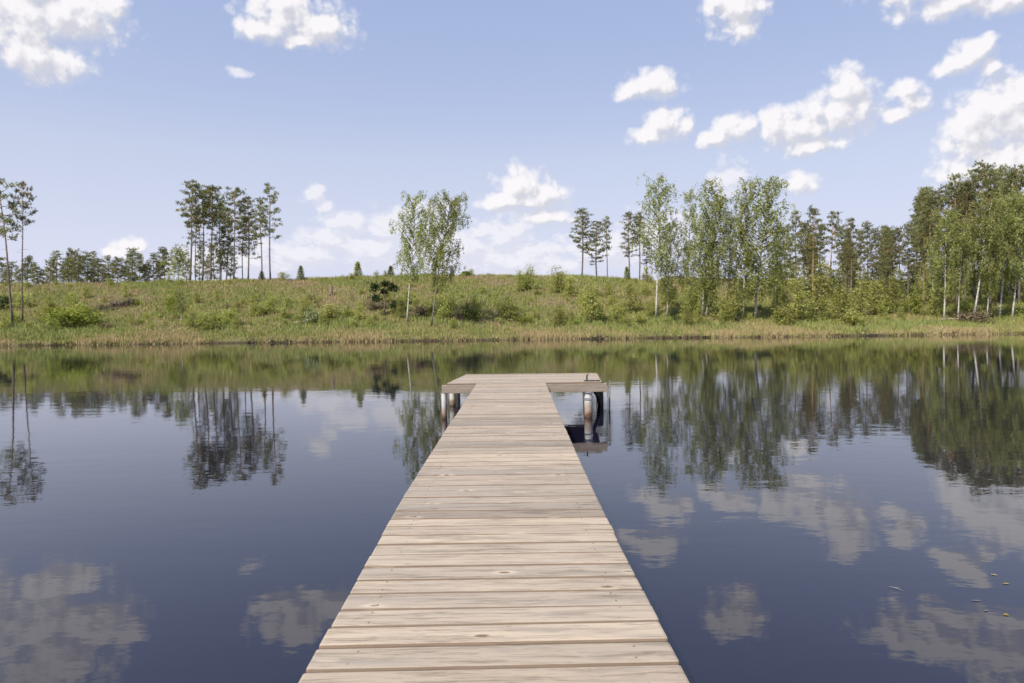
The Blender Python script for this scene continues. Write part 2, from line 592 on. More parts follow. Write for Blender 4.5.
def cloud_group():
    g = bpy.data.node_groups.new("cloud_field", 'ShaderNodeTree')
    g.interface.new_socket("Angles", in_out='INPUT', socket_type='NodeSocketVector')
    g.interface.new_socket("Cumulus", in_out='OUTPUT', socket_type='NodeSocketFloat')
    g.interface.new_socket("Veil", in_out='OUTPUT', socket_type='NodeSocketFloat')
    kk = NT(g)
    gi = g.nodes.new("NodeGroupInput"); go = g.nodes.new("NodeGroupOutput")
    vec = gi.outputs[0]
    wn = kk.noise(vec, 26.0, 2, 0.5, True)
    wv = kk.vmath('MULTIPLY_ADD', wn, (0.030, 0.020, 0), (-0.015, -0.010, 0))
    vw = kk.vmath('ADD', vec, wv)
    f = puff_nodes(kk, vw, CLOUDS)
    wb = kk.vmath('ADD', vec, kk.vmath('MULTIPLY_ADD', kk.noise(vec, 90.0, 2, 0.5, True), (0.012, 0.012, 0), (-0.006, -0.006, 0)))
    tot = None
    for sc, wt in ((30.0, .42), (66.0, .34), (150.0, .15)):
        vo = kk.n("ShaderNodeTexVoronoi", voronoi_dimensions='2D', feature='F1')
        kk.link(wb, vo.inputs["Vector"])
        vo.inputs["Scale"].default_value = sc
        tot = kk.math('MULTIPLY_ADD', vo.outputs["Distance"], wt, tot if tot is not None else 0.0)
    fb = kk.noise(vec, 40.0, 5, 0.55)
    d = kk.math('ADD', f, kk.math('MULTIPLY_ADD', tot, -1.12, kk.math('MULTIPLY_ADD', fb, 0.50, 0.30)))
    kk.link(d, go.inputs[0])
    f2 = puff_nodes(kk, vw, HAZY)
    fb2 = kk.noise(kk.vmath('MULTIPLY', vec, (1.0, 1.6, 1.0)), 38.0, 6, 0.6)
    d2 = kk.math('MULTIPLY_ADD', fb2, 2.2, kk.math('SUBTRACT', f2, 1.05))
    kk.link(d2, go.inputs[1])
    return g


tcw = k.n("ShaderNodeTexCoord")
sep = k.n("ShaderNodeSeparateXYZ")
k.link(tcw.outputs["Generated"], sep.inputs[0])
azn = k.math('ARCTAN2', sep.outputs[0], sep.outputs[1])
eln = k.math('ARCSINE', sep.outputs[2])
cmb = k.n("ShaderNodeCombineXYZ")
k.link(azn, cmb.inputs[0]); k.link(eln, cmb.inputs[1])
CG = cloud_group()
g1 = k.n("ShaderNodeGroup"); g1.node_tree = CG
k.link(cmb.outputs[0], g1.inputs[0])
g2 = k.n("ShaderNodeGroup"); g2.node_tree = CG
k.link(k.vmath('ADD', cmb.outputs[0], (-0.007, 0.012, 0)), g2.inputs[0])
dens, dens2 = g1.outputs[0], g2.outputs[0]
relief = k.math('SUBTRACT', dens, dens2)
lit = k.maprange(relief, -0.36, 0.36, 0, 1, True)
soft = k.math('MULTIPLY_ADD', lit, -0.28, 0.98)
alpha = k.math('DIVIDE', k.math('ADD', dens, 0.12), soft, clamp=True)
alpha = k.math('MULTIPLY', k.maprange(alpha, 0, 1, 0, 1, True), 0.96)
cloud_col = k.mix(lit, tuple(c / BG / EX for c in (0.675, 0.675, 0.735)), tuple(c / BG / EX for c in (0.98, 0.955, 0.97)))
# clear air: the physical sky, paler with the thin high haze of the day and towards the horizon
up = k.math('MAXIMUM', sep.outputs[2], 0.0)
hz = k.math('POWER', k.math('SUBTRACT', 1.0, up), 7.0)
thin = k.math('MINIMUM', k.math('MULTIPLY_ADD', hz, 0.76, 0.53), 0.95)
pale = k.mix(k.maprange(hz, 0.02, 0.17), tuple(c / BG / EX for c in (0.55, 0.635, 0.945)), tuple(c / BG / EX for c in (0.71, 0.735, 0.91)))
air = k.mix(thin, sky.outputs[0], pale)
veil = k.math('MULTIPLY', k.maprange(g1.outputs[1], -0.15, 0.6, 0, 1, True), 0.72)
veil_rel = k.maprange(k.math('SUBTRACT', g1.outputs[1], g2.outputs[1]), -0.25, 0.35, 0, 1, True)
air2 = k.mix(veil, air, k.mix(veil_rel, tuple(c / BG / EX for c in (0.77, 0.775, 0.87)), tuple(c / BG / EX for c in (0.95, 0.93, 0.965))))
full = k.mix(alpha, air2, cloud_col)
bg = k.n("ShaderNodeBackground")
k.link(full, bg.inputs[0])
bg.inputs[1].default_value = BG
wo = k.n("ShaderNodeOutputWorld")
k.link(bg.outputs[0], wo.inputs[0])

sun_d = bpy.data.lights.new("sun", 'SUN')
sun_d.energy = 4.8
sun_d.angle = R(0.53)
sun_d.color = (1.0, 0.94, 0.86)
sun = bpy.data.objects.new("sun", sun_d)
COL.objects.link(sun)
sun.rotation_euler = SUN_DIR.to_track_quat('Z', 'Y').to_euler()
sun.location = SUN_DIR * 50

scene.view_settings.view_transform = 'Standard'
scene.view_settings.look = 'None'
scene.view_settings.exposure = EXPO
scene.view_settings.gamma = 1.0
scene.render.engine = 'CYCLES'
scene.cycles.use_denoising = True
scene.cycles.max_bounces = 8
scene.cycles.diffuse_bounces = 5
scene.cycles.transmission_bounces = 5
scene.cycles.sample_clamp_indirect = 6.0

# ------------------------------------------------------------------ ground sheet
xs = np.concatenate([np.arange(-2000, -160, 115.0), np.arange(-160, 160.1, 1.2), np.arange(275, 2001, 115.0)])
ys = np.concatenate([np.arange(-2000, -60, 97.0), np.arange(-60, 52, 4.0), np.arange(52, 66, 0.4), np.arange(66, 125, 0.9), np.arange(125, 300, 9.0), np.arange(320, 2400, 80.0)])
GX, GY = np.meshgrid(xs, ys)
GZ = terrain(GX, GY)
nx, ny = len(xs), len(ys)
V = np.stack([GX.ravel(), GY.ravel(), GZ.ravel()], 1)
ii = (np.arange(ny - 1)[:, None] * nx + np.arange(nx - 1)[None, :]).ravel()
Fq = np.stack([ii, ii + 1, ii + nx + 1, ii + nx], 1)
m, nt, out = new_mat("ground_soil")
k = NT(nt)
geo = k.n("ShaderNodeNewGeometry")
pos = geo.outputs["Position"]
n1 = k.noise(pos, 0.22, 5, 0.6)
n2 = k.noise(pos, 1.6, 5, 0.65)
n3 = k.noise(pos, 6.0, 4, 0.7)
c1 = k.ramp(n1, [(0.36, (0.13, 0.145, 0.05)), (0.52, (0.19, 0.18, 0.075)), (0.66, (0.24, 0.175, 0.115))])
c2 = k.ramp(n2, [(0.35, (0.10, 0.12, 0.04)), (0.55, (0.20, 0.17, 0.085)), (0.7, (0.26, 0.20, 0.13))])
col = k.mix(0.5, c1, c2)
col = k.mix(k.maprange(n3, 0.3, 0.7), col, k.mix(1.0, col, (0.55, 0.55, 0.5), 'MULTIPLY'))
sepz = k.n("ShaderNodeSeparateXYZ")
k.link(pos, sepz.inputs[0])
peat = k.maprange(k.math('ADD', sepz.outputs[2], k.math('MULTIPLY', n3, 0.2)), 0.16, 0.30)
col = k.mix(peat, (0.06, 0.045, 0.03), col)
b = k.n("ShaderNodeBsdfPrincipled")
k.link(col, b.inputs["Base Color"])
b.inputs["Roughness"].default_value = 1.0
b.inputs["Specular IOR Level"].default_value = 0.1
bp = k.n("ShaderNodeBump")
bp.inputs["Distance"].default_value = 0.15
k.link(n3, bp.inputs["Height"])
k.link(bp.outputs[0], b.inputs["Normal"])
k.link(b.outputs[0], out.inputs[0])
gm = mesh_np("ground", V, Fq.ravel(), np.arange(len(Fq)) * 4, np.full(len(Fq), 4), [m], smooth=True)
ground = tag(obj("ground", gm), "grassy lake bank rising from the far shore to a low hill", "ground", kind="structure")

# ------------------------------------------------------------------ water
m, nt, out = new_mat("lake_water")
k = NT(nt)
geo = k.n("ShaderNodeNewGeometry")
pos = geo.outputs["Position"]
big = k.noise(pos, 0.06, 3, 0.5)                                   # calm and ruffled patches
r1 = k.noise(k.vmath('MULTIPLY', pos, (0.8, 1.5, 1.0)), 2.4, 3, 0.5)
r2 = k.noise(k.vmath('MULTIPLY', pos, (1.0, 1.2, 1.0)), 9.0, 2, 0.5)
r3 = k.noise(k.vmath('MULTIPLY', pos, (0.7, 1.6, 1.0)), 0.55, 2, 0.5)
hgt = k.math('MULTIPLY_ADD', r1, 0.0021, k.math('MULTIPLY_ADD', r2, 0.00028, k.math('MULTIPLY', r3, 0.0035)))
hgt = k.math('MULTIPLY', hgt, k.maprange(big, 0.35, 0.65, 0.45, 1.15))
ws = k.n("ShaderNodeSeparateXYZ")
k.link(pos, ws.inputs[0])
wind = k.math('MULTIPLY', k.maprange(ws.outputs[0], -44, -30, 1, 0, True), k.maprange(k.math('ADD', ws.outputs[1], k.math('MULTIPLY', big, 6.0)), 55.5, 57.5, 0, 1, True))
hgt = k.math('MULTIPLY', hgt, k.math('MULTIPLY_ADD', wind, 14.0, 1.0))
bp = k.n("ShaderNodeBump")
bp.inputs["Strength"].default_value = 1.0
bp.inputs["Distance"].default_value = 1.0
k.link(hgt, bp.inputs["Height"])
b = k.n("ShaderNodeBsdfPrincipled")
b.inputs["Base Color"].default_value = (0.006, 0.0055, 0.014, 1)
b.inputs["Roughness"].default_value = 0.015
b.inputs["IOR"].default_value = 1.6
k.link(bp.outputs[0], b.inputs["Normal"])
k.link(b.outputs[0], out.inputs[0])
wm = mesh_np("water", [(-170, -25, 0), (170, -25, 0), (170, 72, 0), (-170, 72, 0)], [0, 1, 2, 3], [0], [4], [m])
tag(obj("water", wm), "calm dark lake water mirroring sky and trees", "water", kind="structure")

# ------------------------------------------------------------------ grass and reeds
def tone_material(name, transl=0.25):
    m, nt, out = new_mat(name)
    k = NT(nt)
    at = k.n("ShaderNodeAttribute", attribute_name="tone")
    d = k.n("ShaderNodeBsdfDiffuse"); t = k.n("ShaderNodeBsdfTranslucent"); mx = k.n("ShaderNodeMixShader")
    k.link(at.outputs["Color"], d.inputs[0]); k.link(at.outputs["Color"], t.inputs[0])
    mx.inputs[0].default_value = transl
    k.link(d.outputs[0], mx.inputs[1]); k.link(t.outputs[0], mx.inputs[2]); k.link(mx.outputs[0], out.inputs[0])
    return m


GRASS_M = tone_material("grass_blades")


def grass_field(name, label, n, s_rng, ln, wd, palette, nb=5, seed=3, bias=1.0, spread=.16, xr=(-78, 82), up=1.3):
    rng = np.random.default_rng(seed)
    x = rng.uniform(xr[0], xr[1], n)
    s = s_rng[0] + (s_rng[1] - s_rng[0]) * rng.uniform(0, 1, n) ** bias
    y = shore_y(x) + s
    z = terrain(x, y) - 0.03
    col, keep, scl = palette(x, y, s, rng)
    idx = np.nonzero(rng.random(n) < keep)[0]
    x, y, z, col, scl = x[idx], y[idx], z[idx], col[idx], scl[idx]
    n = len(x)
    C = np.repeat(np.stack([x, y, z], 1), nb, 0) + rng.normal(size=(n * nb, 3)) * np.array([spread, spread, 0])
    D = rng.normal(size=(n * nb, 3)) * .38
    D[:, 2] = np.abs(D[:, 2]) + up
    sp = Soup()
    L = rng.uniform(ln[0], ln[1], n * nb) * np.repeat(scl, nb)
    sp.blades(C, D, L, rng.uniform(wd[0], wd[1], n * nb), rng, 0.5)
    c = np.repeat(col, nb, 0) * rng.uniform(.9, 1.5, (n * nb, 1))
    me = sp.build(name, [GRASS_M], color=np.clip(c, 0.004, .9))
    return tag(obj(name, me), label, "grass", kind="stuff")


def slope_palette(x, y, s, rng):
    n = len(x)
    patch = wob(x, y, 0.23, 1.0) + .6 * wob(x, y, .8, 4.0)
    green = np.array([0.215, 0.24, 0.078]); olive = np.array([0.275, 0.25, 0.094]); tan = np.array([0.34, 0.27, 0.15]); brown = np.array([0.29, 0.19, 0.135])
    low = np.clip(1 - (s - 3) / 11, 0, 1)
    q = patch + rng.normal(size=n) * .35 - low * .75
    col = np.where((q < -.15)[:, None], green, np.where((q < .42)[:, None], olive, np.where((q < .66)[:, None], tan, brown)))
    scl = 0.75 + .2 * low + .3 * (patch < 0) + .35 * (rng.random(n) < .12)
    return col, np.where(q > .66, .45, .95), scl


def reed_palette(x, y, s, rng):
    n = len(x)
    patch = wob(x, y, 0.35, 2.0) + .5 * wob(x, y, 1.9, 5.0)
    straw = np.array([0.36, 0.285, 0.15]); gold = np.array([0.28, 0.265, 0.10]); green = np.array([0.19, 0.205, 0.06])
    q = patch + rng.normal(size=n) * .4
    col = np.where((q < -.4)[:, None], green, np.where((q < .05)[:, None], gold, straw))
    return col, np.clip(.6 + .7 * patch, .12, 1), 0.7 + .5 * np.clip(patch + .3, 0, 1)


def edge_palette(x, y, s, rng):
    n = len(x)
    patch = wob(x, y, 0.9, 3.0) + wob(x, y, .25, 6.0)
    dk = np.array([0.055, 0.04, 0.026]); br = np.array([0.14, 0.095, 0.055])
    return np.where((rng.random(n) < .6)[:, None], dk, br), np.clip(.45 + .5 * patch, .05, 1), np.ones(n)


grass_field("hillside_grass", "rough olive and straw coloured grass covering the hillside", 56000, (2.2, 36), (.20, .48), (.05, .10), slope_palette, 5, 3)
grass_field("shore_reeds", "dry straw coloured reeds along the far waterline", 24000, (-0.3, 5.0), (.20, .50), (.035, .07), reed_palette, 6, 4, 1.2, .12)
grass_field("bank_sedge", "dark brown sedge roots hanging over the waterline", 1800, (-0.12, .25), (.12, .34), (.04, .08), edge_palette, 5, 5, 1.0, .1, up=.7)

# ------------------------------------------------------------------ placing helpers
UP_COUNT = {}


def place_tree(name, protos, u, v_top, D=None, v_foot=None, label="", cat="tree", group=None, sx=1.0, flip=None, u_foot=None, rot=None, rng=random):
    trunk, crown, H = protos
    uf = u_foot if u_foot is not None else u
    if D is None:
        g = ground_hit(uf, v_foot)
    else:
        p = at_depth(uf, v_foot if v_foot else 300, D)
        g = Vector((p.x, D, tz(p.x, D)))
    top = at_depth(u, v_top, g.y)
    h = top.z - g.z
    e = bpy.data.objects.new(name, None)
    e.empty_display_size = 0.3
    COL.objects.link(e)
    e.location = (g.x, g.y, g.z - 0.12)
    s = h / H
    e.scale = (s * sx, s * sx, s)
    dx = top.x - g.x - (top.x / top.y) * 0.0
    tilt = math.atan2(dx, h)
    e.rotation_euler = (Matrix.Rotation(tilt, 3, 'Y') @ Matrix.Rotation(rot if rot is not None else rng.uniform(0, 6.28), 3, 'Z')).to_euler()
    obj("trunk", trunk, e)
    obj("crown", crown, e)
    tag(e, label, cat, group)
    return e


def place_shrub(name, proto, u, v_foot, v_top, w_px, label, cat="shrub", group=None, D=None):
    me, H, W = proto
    if D is None:
        g = ground_hit(u, v_foot)
    else:
        p = at_depth(u, v_foot, D)
        g = Vector((p.x, D, tz(p.x, D)))
    top = at_depth(u, v_top, g.y)
    h = max(.35, top.z - g.z)
    wd = w_px / F * g.y
    o = obj(name, me)
    o.location = (g.x, g.y, g.z - 0.05)
    o.scale = (wd / W, wd / W, h / H)
    o.rotation_euler = (0, 0, random.uniform(0, 6.28))
    tag(o, label, cat, group)
    return o


# ------------------------------------------------------------------ trees
P_tall = [make_pine(100 + i, 14, .56 + .04 * (i % 3), 2.7 + .2 * (i % 2), 34, .55, r0=.13) for i in range(4)]
P_long = [make_pine(120 + i, 14, .28 + .07 * i, 2.5, 46, .6, r0=.13, dens=.9) for i in range(3)]        # crown reaches further down
P_bushy = [make_pine(140 + i, 8, .18 + .09 * i, 2.2, 30, .45 + .15 * i, dead=2, r0=.10) for i in range(4)]
P_sparse = [make_pine(160 + i, 14, .46 + .06 * i, 2.5, 26, .7, dens=.9, r0=.12) for i in range(2)]
P_forest = [make_pine(180 + i, 14, .30 + .07 * i, 2.5 - .1 * i, 42, .6 + .1 * (i % 2), dens=.9, r0=.14) for i in range(5)]
P_red = [make_pine(200, 14, .58, 2.3, 28, .6, bark='red_bark', r0=.13), make_pine(201, 14, .55, 2.3, 28, .6, bark='red_bark', lean=.01, r0=.13)]
P_leanl = make_pine(210, 14, .60, 2.5, 20, .5, lean=-.015, r0=.12, dens=.85)
P_flat = make_pine(214, 14, .69, 2.6, 17, .45, r0=.11, dens=1.0, dead=10)
P_thin = [make_pine(220 + i, 12, .45 + .1 * i, 1.5, 26, .6, dens=1.0, r0=.09) for i in range(2)]

B_twin_a = make_birch(300, 12, .36, 3.1, 40, strands=16, sparse=.95, prof_pow=.30)
B_twin_b = make_birch(301, 12, .34, 3.2, 44, lean=.0, strands=21, sparse=.95, prof_pow=.22, bark='grey_bark')
B_col = [make_birch(310 + i, 13, .10 + .05 * i, 2.6, 58, strands=13, prof_pow=.50, curve=.01) for i in range(3)]
B_airy = [make_birch(320 + i, 13, .32 - .10 * i, 2.8, 38, strands=16, prof_pow=.42, sparse=.95) for i in range(2)]
B_right = [make_birch(330 + i, 11, .24 + .05 * i, 3.0, 50, lean=0, strands=12, prof_pow=.42, curve=(.0, .03, .02)[i]) for i in range(3)]
B_small = make_birch(340, 4, .30, 1.5, 24, strands=6, r0=.05)

S_green = [make_shrub(400 + i, 2.2, 1.8, 'shrub_leaf', .5 + .15 * (i % 2)) for i in range(5)]
S_sap = [make_shrub(420 + i, 3.0, 1.4, 'shrub_leaf', .8, stems=4, nclump=52, nleaf=34, lsize=(.07, .14)) for i in range(3)]
S_yel = [make_shrub(440 + i, 1.8, 2.0, 'yellow_leaf', .45) for i in range(3)]
S_dark = [make_shrub(450 + i, 2.0, 1.8, 'dark_leaf', .5, nclump=18, nleaf=46) for i in range(2)]
S_mid = make_shrub(456, 2.0, 1.6, 'mid_leaf', .5, nclump=24, nleaf=44)
S_pale = make_shrub(460, 1.8, 2.0, 'pale_leaf', .5)
S_brown = make_shrub(462, 1.4, 1.4, 'brown_leaf', .5, lsize=(.06, .13))
S_con = [make_conifer(470 + i, 2.0, 1.1) for i in range(2)]
S_congreen = make_conifer(475, 2.4, .9, 'shrub_leaf')

MESH_UNDER = S_green[:3] + S_dark

# pine pair on the left shore
place_tree("pine_tree", P_leanl, -1, 180, v_foot=326, u_foot=14.5, label="tall thin pine leaning left on the shore near the left photo edge", sx=.85, rot=0.2)
place_tree("pine_tree", P_flat, 22, 184, v_foot=321, u_foot=23, label="slim pine with a small flat crown, right of the leaning shoreline pine", sx=.62, rot=4.0)

# pine stand left of centre
stand = [(193, 182, P_tall[0], 190, 92, "pine with the highest round crown, leftmost of the pine stand on the crest"),
         (203, 190, P_tall[1], 203, 95, "pine with a high dense crown just right of the leftmost pine in the stand"),
         (212, 187, P_tall[2], 212, 93, "pine with a broad high crown, third from the left in the pine stand"),
         (196, 212, P_thin[1], 196, 98, "thin pine half hidden behind the leftmost pines of the stand"),
         (220, 203, P_long[1], 220, 97, "pine with a long crown of foliage in the middle of the stand"),
         (234, 189, P_tall[3], 235, 92, "tall pine with a rounded tuft crown right of the middle of the stand"),
         (228, 214, P_long[2], 227, 96, "lower brownish green pine between the tall middle pines of the stand"),
         (243, 216, P_thin[0], 243, 99, "short thin pine standing between the tall pines on the right of the stand"),
         (248, 197, P_long[0], 249, 92, "pine with foliage far down its trunk, third from the right in the stand"),
         (260, 199, P_sparse[1], 262, 91, "sparse pine with a bare lower trunk, second from the right in the stand"),
         (269, 185, P_sparse[0], 271, 90, "sparse whorled pine with long side branches, rightmost of the pine stand")]
for u, vt, p, uf, D, lab in stand:
    place_tree("pine_tree", p, u, vt, D=D, u_foot=uf, label=lab, group="pines of the stand on the crest", sx=0.92)
for u, vt, D in ((186, 252, 96), (200, 246, 99), (208, 256, 97), (214, 244, 101), (222, 250, 103), (231, 248, 104)):
    place_tree("pine_tree", random.choice(P_bushy), u, vt, D=D, label="low bushy young pine filling the foot of the pine stand on the crest", group="understorey pines in the stand", sx=.8)

# far row of pines behind the left crest
left_row = [(-6, 266), (6, 268), (17, 270), (28, 257), (37, 266), (43, 270), (50, 261), (57, 251), (64, 262), (72, 250), (79, 256), (87, 253), (94, 251), (103, 264), (108, 255), (118, 258), (124, 266), (133, 249), (140, 256), (148, 262), (154, 253), (164, 249), (-2, 258), (12, 262), (23, 263), (34, 262), (53, 258), (69, 259), (76, 262), (98, 259), (113, 263), (129, 258), (145, 264), (160, 262), (-22, 256), (-34, 262), (-50, 254)]
for i, (u, vt) in enumerate(left_row):
    place_tree("pine_tree", (P_bushy + P_forest[:2])[(i * 5) % 6] if i % 4 else P_long[i % 3], u, vt, D=118 + (i * 7) % 13, label="bushy pine in the far row behind the crest on the left", group="far row of pines on the left", sx=.85 + .22 * ((i * 5) % 3))
place_tree("birch_tree", B_small, 178, 243, D=92, u_foot=179, label="small light green birch left of the foot of the pine stand", sx=1.2)

# pines on the crest right of centre
for u, vt, p, uf, D, sx, lab in [
        (583, 209, P_long[2], 582, 98, 1.2, "pine with a broad crown on the crest, leftmost of the right hand crest pines"),
        (596, 221, P_long[0], 597, 97, 1.35, "pine with drooping branches down to the ground right of the leftmost crest pine"),
        (607, 216, P_thin[0], 607, 99, .8, "very narrow pine beside the drooping pine on the crest"),
        (629, 212, P_long[1], 629, 97, .95, "pine with layered sparse foliage left of the birch grove, on the crest"),
        (640, 213, P_thin[1], 639, 98, 1.2, "bare stemmed pine with a small crown just left of the first birch"),
        (647, 238, P_thin[0], 647, 100, 1.0, "short thin pine far on the crest behind the first birch")]:
    place_tree("pine_tree", p, u, vt, D=D, u_foot=uf, label=lab, sx=sx, group="pines on the crest right of centre")

# twin birches in the middle
place_tree("birch_tree", B_twin_a, 416, 190, v_foot=322, u_foot=407, label="left one of the two birches standing close together mid shore, pale trunk", sx=.84, rot=.3)
place_tree("birch_tree", B_twin_b, 451, 191, v_foot=327, u_foot=431, label="right one of the two close birches mid shore, leaning right with a grey trunk", sx=.9, rot=.1)

# birch grove right of centre
for u, vt, p, uf, vf, sx, lab in [
        (660, 169, B_airy[0], 656, 318, 1.0, "tall airy birch with a thin white trunk, leftmost of the birch grove"),
        (672, 215, B_airy[1], 667, 317, .9, "lower birch with a white trunk right beside the leftmost grove birch"),
        (690, 183, B_airy[1], 688, 314, .75, "thin see-through birch between the leftmost birch and the dense ones"),
        (711, 172, B_col[0], 702, 318, 1.08, "dense columnar birch with drooping leaves left of the middle of the grove"),
        (720, 190, B_col[2], 706, 318, 1.1, "second stem of the dense birch pair, slightly lower and right of its neighbour"),
        (731, 205, B_airy[0], 727, 314, .55, "slender birch behind the gap in the middle of the grove"),
        (746, 171, B_col[1], 743, 319, .9, "tall birch with a dark stem and leaves hanging nearly to the ground"),
        (767, 171, B_col[2], 755, 319, 1.3, "broadest birch of the grove with the widest drooping crown, on its right side"),
        (779, 222, B_airy[1], 773, 315, .7, "lower birch at the right end of the grove")]:
    place_tree("birch_tree", p, u, vt, v_foot=vf, u_foot=uf, label=lab, sx=sx, group="birches of the shore grove", rot=random.uniform(-.5, .5))

# front row of the pine forest on the right
front = [(785, 226, 0), (796, 212, 1), (804, 222, 2), (813, 208, 'r0'), (820, 224, 3), (834, 211, 'r1'), (842, 226, 0), (851, 219, 1), (860, 230, 2), (867, 222, 3), (876, 228, 0), (884, 226, 1),
         (892, 230, 2), (899, 227, 3), (908, 224, 0), (917, 226, 1), (924, 214, 'r0'), (931, 196, 2), (938, 190, 3), (947, 186, 0), (956, 176, 1), (966, 182, 2), (975, 170, 3), (982, 163, 0), (991, 172, 1),
         (1000, 168, 2), (1009, 172, 3), (1018, 167, 0), (1027, 170, 1), (1037, 166, 2), (1048, 170, 3), (1058, 174, 0), (1070, 168, 1)]
for i, (u, vt, p) in enumerate(front):
    pr = P_red[int(p[1])] if isinstance(p, str) else P_forest[p]
    D = (82 if u < 915 else 77) + (i * 5) % 7
    hi = "taller" if vt < 200 else "medium"
    zone = "left part" if u < 850 else ("middle" if u < 920 else "high right end")
    if p == 'r0' and u < 850: lab = "pine with a straight reddish trunk at the left of the forest edge"
    elif p == 'r1': lab = "pine with a leaning reddish trunk at the left of the forest edge"
    elif p == 'r0': lab = "pine with a bright orange brown trunk where the forest edge steps up higher"
    else: lab = {"left part": "grey trunked pine at the left part of the right forest edge",
                 "middle": "pine in the lower middle stretch of the right forest edge",
                 "high right end": "tall dark pine in the high forest block at the right edge"}[zone]
    place_tree("pine_tree", pr, u, vt, D=D, u_foot=u - (7 if p == 'r1' else 0), label=lab, group="pines along the right forest edge", sx=.85, rot=0.0 if p == 'r1' else None)
rr = random.Random(5)
for i in range(76):
    u = 776 + (i * 37.7) % 340
    D = 90 + (i * 13) % 34
    vt = (234 if u < 905 else 196) + rr.uniform(-8, 16)
    place_tree("pine_tree", P_forest[i % 5], u, vt, D=D, label="pine standing deep inside the right hand forest behind its edge", group="pines deep in the right forest", sx=rr.uniform(.75, 1.0))

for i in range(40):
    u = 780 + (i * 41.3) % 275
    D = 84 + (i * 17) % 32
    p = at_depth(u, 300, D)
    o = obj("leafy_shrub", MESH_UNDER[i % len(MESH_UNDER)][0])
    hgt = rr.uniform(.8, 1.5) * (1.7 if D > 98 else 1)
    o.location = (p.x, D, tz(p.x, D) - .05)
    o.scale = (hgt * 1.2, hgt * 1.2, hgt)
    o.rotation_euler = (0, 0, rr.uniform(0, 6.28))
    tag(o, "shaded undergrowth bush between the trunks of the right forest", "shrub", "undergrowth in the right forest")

# birches in front of the forest at the right edge
for u, vt, p, uf, vf, sx, lab in [
        (948, 205, B_right[0], 944, 320, .95, "straight white birch, leftmost of those before the right forest"),
        (962, 214, B_right[1], 958, 321, .8, "thin birch just right of the straight white one before the forest"),
        (992, 192, B_right[2], 973, 321, .95, "birch with the brightest trunk leaning right before the high forest"),
        (993, 214, B_right[1], 987, 320, .8, "slim birch behind the bright leaning trunk"),
        (1010, 190, B_right[2], 999, 320, .9, "leaning birch second from the right edge of the photo"),
        (1024, 186, B_right[2], 1012, 319, .95, "birch with a curved white trunk closest to the right edge of the photo"),
        (935, 238, B_right[0], 931, 312, .8, "small birch at the foot of the forest where it steps up")]:
    place_tree("birch_tree", p, u, vt, v_foot=vf, u_foot=uf, label=lab, sx=sx, group="birches before the right forest", rot=random.uniform(-.25, .25))

# ------------------------------------------------------------------ shrubs and saplings
# the black-green lollipop pine below the crest, left of the twin birches
def lollipop():
    rng = np.random.default_rng(77)
    tr = Soup()
    tr.tube([(0, 0, -.1), (.04, 0, 1.2), (-.03, .03, 2.2), (0, 0, 3.0)], [.07, .06, .045, .012], 6)
    cr = Soup()
    for (x, y, z, r) in ((-.85, 0, 2.75, .50), (.70, .1, 2.75, .50), (-.85, .1, 1.75, .48), (.95, 0, 1.15, .55), (.0, 0, 3.05, .38), (-.1, .2, 2.35, .30)):
        tr.tube([(0, 0, z - .5), (x * .6, y * .6, z - .15), (x, y, z)], [.03, .02, .008], 4)
        n = 90
        C = np.array([x, y, z]) + rng.normal(size=(n, 3)) * np.array([r, r, r * .75]) * .48
        m = 6
        cr.blades(np.repeat(C, m, 0), rng.normal(size=(n * m, 3)) + np.array([0, 0, .3]), rng.uniform(.15, .3, n * m), rng.uniform(.05, .09, n * m), rng, np.clip(np.repeat(.35 + .2 * rng.normal(size=n), m), 0, .9))
    return tr.build("trunk", [MAT['stem']], True), cr.build("crown", [MAT['dark_leaf']]), 3.3


place_tree("pine_tree", lollipop(), 385, 280, v_foot=317, u_foot=384, label="small black green pine in separate clumps on the slope left of the twin birches", rot=0.0)
place_tree("birch_tree", B_small, 178, 286, v_foot=322, u_foot=182, label="slender young birch with a bare pale stem on the left slope", sx=.75, rot=0.0)

